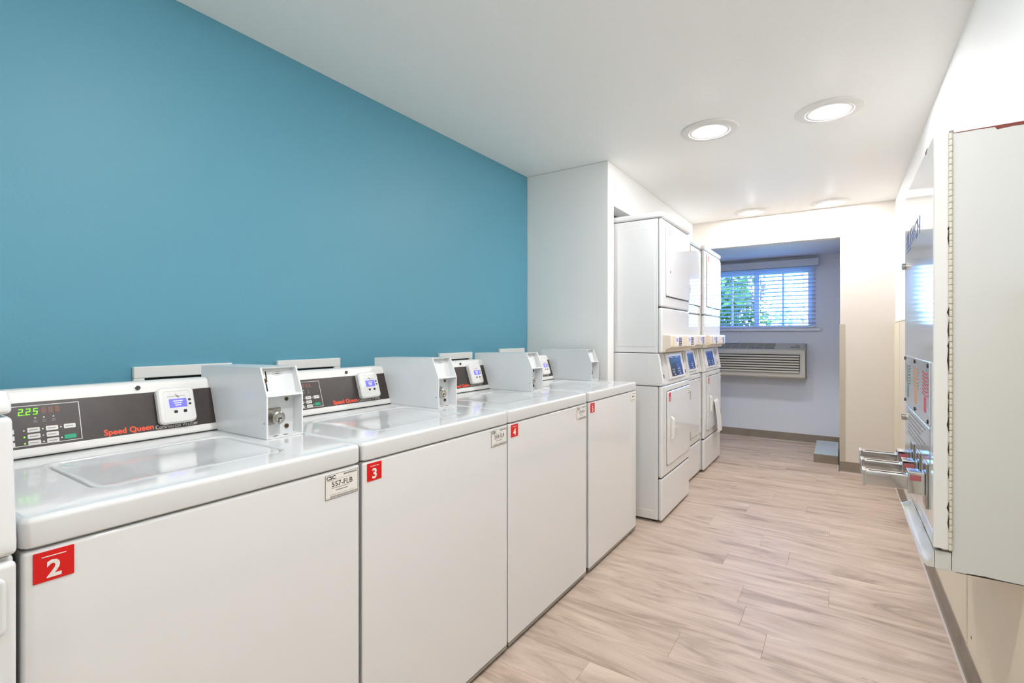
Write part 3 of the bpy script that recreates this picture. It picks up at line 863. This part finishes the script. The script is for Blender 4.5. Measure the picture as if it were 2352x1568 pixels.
# wide white paper flap hanging from the far dryer
fp = MB()
prof = [(0.0085, 0.60), (0.020, 0.58), (0.042, 0.42), (0.050, 0.30), (0.0475, 0.30), (0.039, 0.42), (0.017, 0.575), (0.0085, 0.592)]
fp.prism(prof, 0.34, 0.52, 'y', 0.0006, 1)
fp.build('hanging_flap', 'white_sticker', DS[2])

# ================================================================== SOAP VENDING CABINET ON THE RIGHT WALL
CY0, CY1, CX0, CX1, CZ0, CZ1 = 1.69, 2.37, 0.200, PX, 0.592, 1.722
vm = empty('soap_vending_cabinet', (0.29, 2.03, CZ0), 'white metal soap vending cabinet with coin slides hung on the right wall', 'vending machine')
def loc(mb):   # author in world coordinates, store relative to the cabinet's base
    return mb.xf(T(-0.29, -2.03, -CZ0))
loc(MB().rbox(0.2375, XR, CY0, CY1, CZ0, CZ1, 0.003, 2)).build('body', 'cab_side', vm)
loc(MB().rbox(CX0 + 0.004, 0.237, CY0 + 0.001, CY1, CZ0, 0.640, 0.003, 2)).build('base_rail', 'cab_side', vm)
dp = MB().rbox(CX0, 0.2315, CY0 - 0.006, CY1, 0.646, CZ1, 0.005, 3)
dv = loc(dp).build('door', 'cab_white', vm)
# piano hinge along the near edge
hg = loc(MB().box(0.2315, 0.2365, CY0 - 0.001, CY0 + 0.01, 0.645, CZ1 - 0.003)).build('piano_hinge', 'hinge_cream', vm, 0)
kmesh = None
for i in range(66):
    z = 0.648 + i * 0.01625
    if kmesh is None:
        ko = MB().cyl((0, 0, 0.0006), (0, 0, 0.0156), 0.0042, 8).build('hinge_knuckle', 'hinge_cream', hg)
        kmesh = ko.data
    else:
        ko = bpy.data.objects.new('hinge_knuckle', kmesh); C.objects.link(ko); ko.parent = hg
    ko.location = (0.2345 - 0.29, CY0 - 0.0035 - 2.03, z - CZ0)
# chipped dark edge along the hinge, along the top and bottom seams
rnd = random.Random(3)
for z, h in ((1.43, 0.05), (1.47, 0.012), (1.19, 0.055), (1.165, 0.02), (1.10, 0.09), (1.03, 0.03), (0.985, 0.06), (0.95, 0.05), (0.89, 0.04), (0.83, 0.035), (0.745, 0.03), (0.70, 0.045), (1.25, 0.025)):
    d_ = 0.0015 + rnd.random() * 0.003
    loc(MB().prism([(0.2305 - d_, z + h * 0.4), (0.2312, z), (0.2312, z + h), (0.2305 - d_ * 0.5, z + h * 0.6)], CY0 - 0.0066, CY0 - 0.006, 'y')).build('paint_chip', 'chip_dark', vm, 0)
tp = [(0.240, 0.0015), (0.262, 0.0022), (0.275, 0.002), (0.292, 0.0018), (0.298, 0.0026), (0.318, 0.003), (0.322, 0.010), (0.335, 0.009), (0.352, 0.008), (0.378, 0.009)]
loc(MB().prism([(x, CZ1 - 0.001) for x, _ in tp] + [(x, CZ1 - 0.001 - t) for x, t in tp[::-1]], CY0 - 0.0006, CY0 + 0.001, 'y')).build('rust_edge', 'chip', vm, 0)
bp_ = [(0.245, 0.002), (0.260, 0.001), (0.268, 0.005), (0.30, 0.007), (0.315, 0.005), (0.345, 0.003), (0.372, 0.002)]
loc(MB().prism([(x, CZ0 + 0.0005) for x, _ in bp_] + [(x, CZ0 + 0.0005 + t * 0.6) for x, t in bp_[::-1]], CY0 - 0.0006, CY0 + 0.001, 'y')).build('seam_crack', 'chip_dark', vm, 0)
loc(MB().rbox(0.2315, 0.241, CY0 - 0.002, CY0 + 0.006, CZ1 - 0.002, CZ1 + 0.006, 0.001, 1)).build('hinge_cap', 'hinge_grey', vm)
loc(MB().prism([(CX0 + 0.001, 0.649), (CX0 + 0.012, 0.6455), (CX0 + 0.020, 0.6455), (CX0 + 0.014, 0.650)], CY0 - 0.0066, CY0 - 0.006, 'y')).build('paint_chip', 'chip_dark', vm, 0)
loc(MB().prism([(CY0 + 0.10, CZ1 - 0.001), (CY0 + 0.15, CZ1 + 0.0), (CY0 + 0.13, CZ1 - 0.012)], CX0 - 0.0006, CX0 + 0.0005, 'x')).build('paint_chip', 'chip', vm, 0)
# writing and fittings on the door face (faces -X; reads towards -Y)
FF = frame((CX0 - 0.0006 - 0.29, -2.03, -CZ0), (0, -1, 0), (0, 0, 1))     # u = -y (world), v = z (world)
text('lettering', 'BLEACH', 0.080, FF @ T(-2.315, 1.512, 0), 'print_blue', dv, 0.0003, width=0.36)
u_ = MB(); plate(u_, -2.325, -2.19, 1.500, 1.506, .001, .0004, FF, 1, .0001)
u_.build('underline', 'print_blue', dv, 0)
for z in (1.455, 0.900):
    lk = MB().cyl(FF @ Vector((-2.335, z, -0.001)), FF @ Vector((-2.335, z, 0.012)), 0.012, 18).build('door_lock', 'steel', dv)
    MB().box(CX0 - 0.0132 - 0.29, CX0 - 0.0122 - 0.29, 2.334 - 2.03 - 0.001, 2.336 - 2.03 + 0.001, z - CZ0 - 0.006, z - CZ0 + 0.006).build('keyhole', 'gap', lk, 0)
pl = plate(MB(), -2.315, -1.722, 0.958, 1.128, 0.004, 0.004, FF, 3, .001).build('product_plate', 'plate', vm)
FP = FF @ T(0, 0, 0.0041)
for u, col in ((-2.27, 'print_green'), (-2.06, 'print_orange'), (-1.85, 'print_red')):
    for k in range(7):
        z = 1.096 - k * 0.010
        b = MB()
        for s in range(4):
            a0, a1 = s * 0.03, (s + 1) * 0.03
            w0 = -0.006 * math.sin(PI * a0 / 0.12); w1 = -0.006 * math.sin(PI * a1 / 0.12)
            b.add([FP @ Vector(p) for p in ((u + a0, z + w0, 0.0003), (u + a1, z + w1, 0.0003), (u + a1, z + w1 + 0.004, 0.0003), (u + a0, z + w0 + 0.004, 0.0003))], [(0, 1, 2, 3)])
        b.build('printed_stripe', col, pl, 0)
    plate(MB(), u + 0.030, u + 0.075, 0.985, 1.028, .004, .0004, FP, 3, .0001).build('printed_block', col, pl, 0)
for u in (-2.305, -2.02, -1.735):
    for v in (0.968, 1.118):
        MB().cyl(FP @ Vector((u, v, 0)), FP @ Vector((u, v, 0.003)), 0.006, 12).build('screw', 'black', pl)
ins = plate(MB(), -2.31, -1.74, 0.845, 0.948, 0.003, 0.0006, FF, 2, .0002).build('instruction_sticker', 'plate', vm)
im = MB()
for k in range(6):
    plate(im, -2.26 + 0.02 * (k % 2), -1.82 - 0.05 * (k % 3), 0.930 - k * 0.014, 0.936 - k * 0.014, .001, .0004, FF @ T(0, 0, 0.0006), 1, .0001)
im.build('small_print', 'grey_ink', ins, 0)
# coin slides
def slide(y, label):
    zc = 0.787
    e = MB().rbox(CX0 - 0.006, CX0, y - 0.034, y + 0.034, zc - 0.065, zc + 0.060, 0.003, 2)
    mp = loc(e).build('coin_slide', 'steel', vm)
    mp['label'] = label
    # fixed frame: a chrome channel, then the sliding tongue with its push end
    ch = MB().rbox(CX0 - 0.045, CX0 - 0.006, y - 0.026, y + 0.026, zc - 0.030, zc + 0.032, 0.003, 2)
    loc(ch).build('slide_throat', 'chrome', mp)
    loc(MB().rbox(CX0 - 0.140, CX0 - 0.040, y - 0.019, y + 0.019, zc - 0.022, zc + 0.018, 0.0025, 2)).build('slide_bar', 'chrome', mp)
    loc(MB().rbox(CX0 - 0.148, CX0 - 0.1385, y - 0.022, y + 0.022, zc - 0.025, zc + 0.021, 0.002, 2)).build('push_plate', 'chrome', mp)
    loc(MB().box(CX0 - 0.132, CX0 - 0.050, y - 0.003, y + 0.003, zc + 0.0178, zc + 0.0186)).build('coin_groove', 'gap', mp, 0)
    loc(MB().rbox(CX0 - 0.040, CX0 - 0.015, y - 0.0268, y - 0.0255, zc + 0.008, zc + 0.024, 0.0004, 1)).build('price_tag', 'tag_red', mp)
    loc(MB().box(CX0 - 0.0062, CX0 - 0.0056, y - 0.004, y + 0.004, zc + 0.036, zc + 0.054)).build('coin_window', 'gap', mp, 0)
slide(1.800, 'chrome coin slide nearest the hinge')
slide(1.950, 'chrome coin slide in the middle')
slide(2.100, 'chrome coin slide farthest from the hinge')
# delivery chute along the bottom
cprof = [(CX0 + 0.003, 0.638), (CX0 + 0.001, 0.638), (0.1985, 0.616), (0.190, 0.606), (0.182, 0.608), (0.176, 0.622), (0.174, 0.622), (0.180, 0.601), (0.188, 0.594), (CX0 + 0.003, 0.594)]
loc(MB().prism(cprof, CY0 + 0.004, 2.19, 'y')).build('delivery_chute', 'alum', vm)
loc(MB().prism([(CX0 + 0.003, 0.632), (0.176, 0.618), (0.182, 0.600), (CX0 + 0.003, 0.594)], 2.19, 2.192, 'y')).build('chute_end', 'alum', vm)

# ================================================================== ALCOVE: WINDOW, BLIND, AC UNIT, BOXED CHASE
win = struct(empty('window_1', ((WX0 + WX1) / 2, YA + 0.10, WZ0)))
win['label'] = 'white two-sash window with muntins behind the blind'
def wl_(mb): return mb.xf(T(-(WX0 + WX1) / 2, -(YA + 0.10), -WZ0))
fy0, fy1 = YA + 0.055, YA + 0.115
fr = MB()
fr.rbox(WX0, WX1, fy0, fy1, WZ0, WZ0 + 0.034, .003, 1).rbox(WX0, WX1, fy0, fy1, WZ1 - 0.05, WZ1, .003, 1)
fr.rbox(WX0, WX0 + 0.045, fy0, fy1, WZ0 + .034, WZ1 - .05, .003, 1).rbox(WX1 - 0.045, WX1, fy0, fy1, WZ0 + .034, WZ1 - .05, .003, 1)
wl_(fr).build('window_frame', 'winframe', win)
gx0, gx1, gz0, gz1 = WX0 + 0.045, WX1 - 0.045, WZ0 + 0.034, WZ1 - 0.05
mx = (gx0 + gx1) / 2
wl_(MB().rbox(mx - 0.028, mx + 0.028, fy0 + 0.002, fy1 - 0.004, gz0, gz1, .003, 1)).build('mullion', 'winframe', win)
for a, b in ((gx0, mx - 0.028), (mx + 0.028, gx1)):
    c_ = (a + b) / 2
    wl_(MB().rbox(c_ - 0.011, c_ + 0.011, fy0 + 0.018, fy0 + 0.04, gz0, gz1, .002, 1)).build('muntin', 'winframe', win)
    wl_(MB().box(a, b, fy0 + 0.027, fy0 + 0.031, gz0, gz1)).build('pane', 'glass', win, 0)
st_ = MB().rbox(-1.48, -0.185, YA - 0.055, YA + 0.05, WZ0 - 0.032, WZ0 - 0.001, .008, 2)
wl_(st_).build('window_sill', 'winframe', win)
# blind
BX0, BX1 = -1.46, -0.235
bl = empty('venetian_blind', ((BX0 + BX1) / 2, YA - 0.035, WZ0), 'white horizontal slat blind with open slats over the alcove window', 'blind')
def bl_(mb): return mb.xf(T(-(BX0 + BX1) / 2, -(YA - 0.035), -WZ0))
bl_(MB().rbox(BX0 - 0.03, BX1 + 0.03, YA - 0.085, YA - 0.072, 1.972, 2.052, .003, 2).rbox(BX1 + 0.018, BX1 + 0.03, YA - 0.0725, YA, 1.972, 2.052, .003, 2)).build('valance', 'slat', bl)
bl_(MB().rbox(BX0, BX1, YA - 0.066, YA - 0.004, 2.000, 2.045, .003, 1)).build('head_rail', 'slat', bl)
smesh = None
ns = 15
for i in range(ns):
    z = 1.968 - i * 0.0445
    if smesh is None:
        L = BX1 - BX0
        prof = [(-0.025, -0.004), (-0.012, 0.0), (0.0, 0.0012), (0.012, 0.0), (0.025, -0.004), (0.025, -0.0064), (0.012, -0.0024), (0, -0.0012), (-0.012, -0.0024), (-0.025, -0.0064)]
        so = MB().prism(prof, -L / 2, L / 2, 'x').build('slat', 'slat', bl)
        smesh = so.data
    else:
        so = bpy.data.objects.new('slat', smesh); C.objects.link(so); so.parent = bl
    so.location = (0, 0, z - WZ0)
    so.rotation_euler = (-0.17 + 0.03 * math.sin(i * 1.7), 0.0015 * math.sin(i * 2.9), 0)
bl_(MB().rbox(BX0, BX1, YA - 0.060, YA - 0.010, 1.288, 1.306, .004, 2)).build('bottom_rail', 'slat', bl)
for x in (BX0 + 0.12, (BX0 + BX1) / 2, BX1 - 0.12):
    bl_(MB().cyl((x, YA - 0.061, 1.30), (x, YA - 0.061, 2.0), 0.0012, 5).cyl((x, YA - 0.009, 1.30), (x, YA - 0.009, 2.0), 0.0012, 5)).build('ladder_cord', 'slat', bl)

# through-wall air conditioner
AX0, AX1, AZ0, AZ1 = -1.395, -0.325, 0.722, 1.112
DEP = 0.225
ac = empty('wall_air_conditioner', ((AX0 + AX1) / 2, YA - DEP / 2, AZ0), 'off-white louvred air conditioner mounted on the alcove wall under the window', 'air conditioner')
def ac_(mb): return mb.xf(T(-(AX0 + AX1) / 2, -(YA - DEP / 2), -AZ0))
yf = YA - DEP
ztf = 1.040
prof = [(yf + 0.02, AZ0 + 0.004), (yf + 0.004, AZ0 + 0.02), (yf + 0.010, ztf - 0.03), (yf + 0.018, ztf), (YA - 0.03, AZ1), (YA, AZ1), (YA, AZ0)]
ac_(MB().prism(prof, AX0, AX1, 'x', 0.006, 2)).build('case', 'ac', ac)
ac_(MB().rbox(AX1 - 0.001, AX1 + 0.006, yf + 0.05, YA, AZ0 + 0.004, AZ1 - 0.004, .002, 1)).build('wall_sleeve', 'hinge_grey', ac)
tl = Vector((0, YA - 0.03 - (yf + 0.018), AZ1 - ztf))
Ft = frame((0, yf + 0.018, ztf), (1, 0, 0), tl)
tln = tl.length
gr = MB(); plate(gr, AX0 + 0.03, AX1 - 0.30, 0.03, tln - 0.012, 0.004, 0.0012, Ft, 2, .0003)
gr = ac_(gr).build('discharge_grille', 'ac_dark', ac)
for k in range(6):
    vb = 0.045 + k * 0.022
    sb = MB(); plate(sb, AX0 + 0.03, AX1 - 0.30, vb, vb + 0.006, 0.001, 0.005, Ft, 1, .001)
    ac_(sb).build('grille_vane', 'ac', gr)
for k in range(8):
    ub = AX0 + 0.06 + k * 0.085
    sb = MB(); plate(sb, ub, ub + 0.004, 0.03, tln - 0.012, 0.001, 0.006, Ft, 1, .001)
    ac_(sb).build('grille_rib', 'ac', gr)
cd = MB(); plate(cd, AX1 - 0.285, AX1 - 0.02, 0.02, tln - 0.008, 0.008, 0.003, Ft, 3, .001)
cd = ac_(cd).build('control_door', 'ac', ac)
cm = MB(); plate(cm, AX1 - 0.145, AX1 - 0.05, 0.045, 0.095, 0.006, 0.0012, Ft @ T(0, 0, .003), 3, .0003)
ac_(cm).build('control_pad', 'hinge_grey', cd)
cm = MB(); plate(cm, AX1 - 0.10, AX1 - 0.06, 0.115, 0.121, 0.001, 0.0012, Ft @ T(0, 0, .003), 1, .0003)
ac_(cm).build('control_mark', 'gap', cd)
# front louvres
lo0, lo1 = AX0 + 0.035, AX1 - 0.055
ac_(MB().box(lo0 - 0.004, lo1 + 0.004, yf + 0.001, yf + 0.012, AZ0 + 0.068, ztf - 0.050)).build('louvre_shade', 'gap', ac, 0)  # dark backing paints in the shade between the louvres
lmesh = None
nl = 7
for i in range(nl):
    z = AZ0 + 0.075 + i * (ztf - 0.055 - AZ0 - 0.075) / (nl - 0.4)
    if lmesh is None:
        L = lo1 - lo0
        prof = [(-0.012, -0.004), (-0.009, -0.0065), (0.002, -0.006), (0.002, 0.013), (-0.001, 0.013), (-0.011, 0.003)]
        lo = MB().prism(prof, -L / 2, L / 2, 'x', 0.0012, 1).build('louvre', 'ac', ac)
        lmesh = lo.data
    else:
        lo = bpy.data.objects.new('louvre', lmesh); C.objects.link(lo); lo.parent = ac
    lo.location = ((lo0 + lo1) / 2 - (AX0 + AX1) / 2, yf - 0.002 - (YA - DEP / 2), z - AZ0)

# low boxed chase on the alcove floor
bx = empty('boxed_pipe_chase', (-0.115, 5.84, 0), 'low grey-topped box with taupe baseboard on the alcove floor by the jamb', 'box')
MB().rbox(-0.097, 0.0925, -0.345, 0.36, 0.0, 0.082, 0.003, 1).build('box_body', 'box_grey', bx)
MB().rbox(-0.099, 0.0925, -0.350, -0.3452, 0.0, 0.080, 0.002, 1).build('front_baseboard', 'base', bx)
MB().rbox(-0.102, -0.0972, -0.350, 0.36, 0.0, 0.080, 0.002, 1).build('side_baseboard', 'base', bx)
MB().rbox(-0.108, 0.0925, -0.358, -0.3502, 0.0, 0.004, 0.001, 1).build('caulk_bead', 'caulk', bx)
MB().rbox(-0.101, 0.0925, -0.349, 0.36, 0.0822, 0.0885, 0.002, 1).build('top_board', 'box_grey', bx)

# ================================================================== OUTSIDE
gnd = struct(MB().box(-25, 25, YA + 0.2, 45, -0.35, -0.3).build('ground', 'grass', smooth=0))
def tree(x, y, h, r, leafm, n, label, seed, zc=None, flat=1.0, leaf=0.09, cat='tree'):
    R = random.Random(seed)
    e = empty('garden_' + cat, (x, y, -0.3), label, cat, 'greenery outside the window')
    tk = MB()
    zc = zc or h * 0.62
    tk.cyl((0, 0, 0), (0.05, 0, zc), 0.09 * r, 8, 0.05 * r)
    tk.build('trunk', 'bark', e)
    for k in range(7):
        a = 2 * PI * k / 7 + R.random()
        d = r * (0.5 + 0.45 * R.random())
        MB().cyl((0.03, 0, zc * (0.55 + 0.4 * R.random())), (d * math.cos(a), d * math.sin(a), zc + r * flat * (R.random() * 1.2 - 0.3)), 0.028 * r, 6, 0.008 * r).build('branch', 'bark', e)
    lv = MB()
    cl = []
    for k in range(26):
        while True:
            p = Vector((R.uniform(-1, 1), R.uniform(-1, 1), R.uniform(-1, 1)))
            if 0.25 < p.length < 1: break
        cl.append((Vector((p.x * r, p.y * r, zc + p.z * r * flat)), r * R.uniform(0.16, 0.34)))
    for k in range(n):
        c_, cr = R.choice(cl)
        g_ = Vector((R.gauss(0, 1), R.gauss(0, 1), R.gauss(0, 1)))
        p = c_ + g_ * cr * 0.6
        a = Vector((R.gauss(0, 1), R.gauss(0, 1), R.gauss(0, 1) * 0.6)).normalized()
        b = a.orthogonal().normalized()
        s = leaf * R.uniform(0.6, 1.3)
        lv.add([p - a * s, p + b * s * 0.42 - a * 0.1 * s, p + a * s, p - b * s * 0.42 - a * 0.1 * s], [(0, 1, 2, 3)])
    o = lv.build('foliage', leafm, e, 0)
    o['kind'] = 'stuff'
    return e
tree(-2.05, 8.9, 3.6, 0.95, 'leaf_dark', 5200, 'dark green leafy tree outside the left window sash', 11, zc=1.9, leaf=0.075)
tree(-2.0, 12.0, 4.6, 0.8, 'leaf_red', 1100, 'tree with sparse reddish leaves outside near the mullion', 12, zc=2.6, leaf=0.07)
tree(-0.9, 17.0, 2.6, 1.7, 'leaf_pale', 5200, 'pale green bush outside the right window sash', 13, zc=0.95, flat=0.62, leaf=0.10, cat='bush')
tree(-7.0, 18.5, 2.6, 1.9, 'leaf_pale', 5200, 'pale green bush beyond the dark leafy tree', 14, zc=0.9, flat=0.6, leaf=0.10, cat='bush')
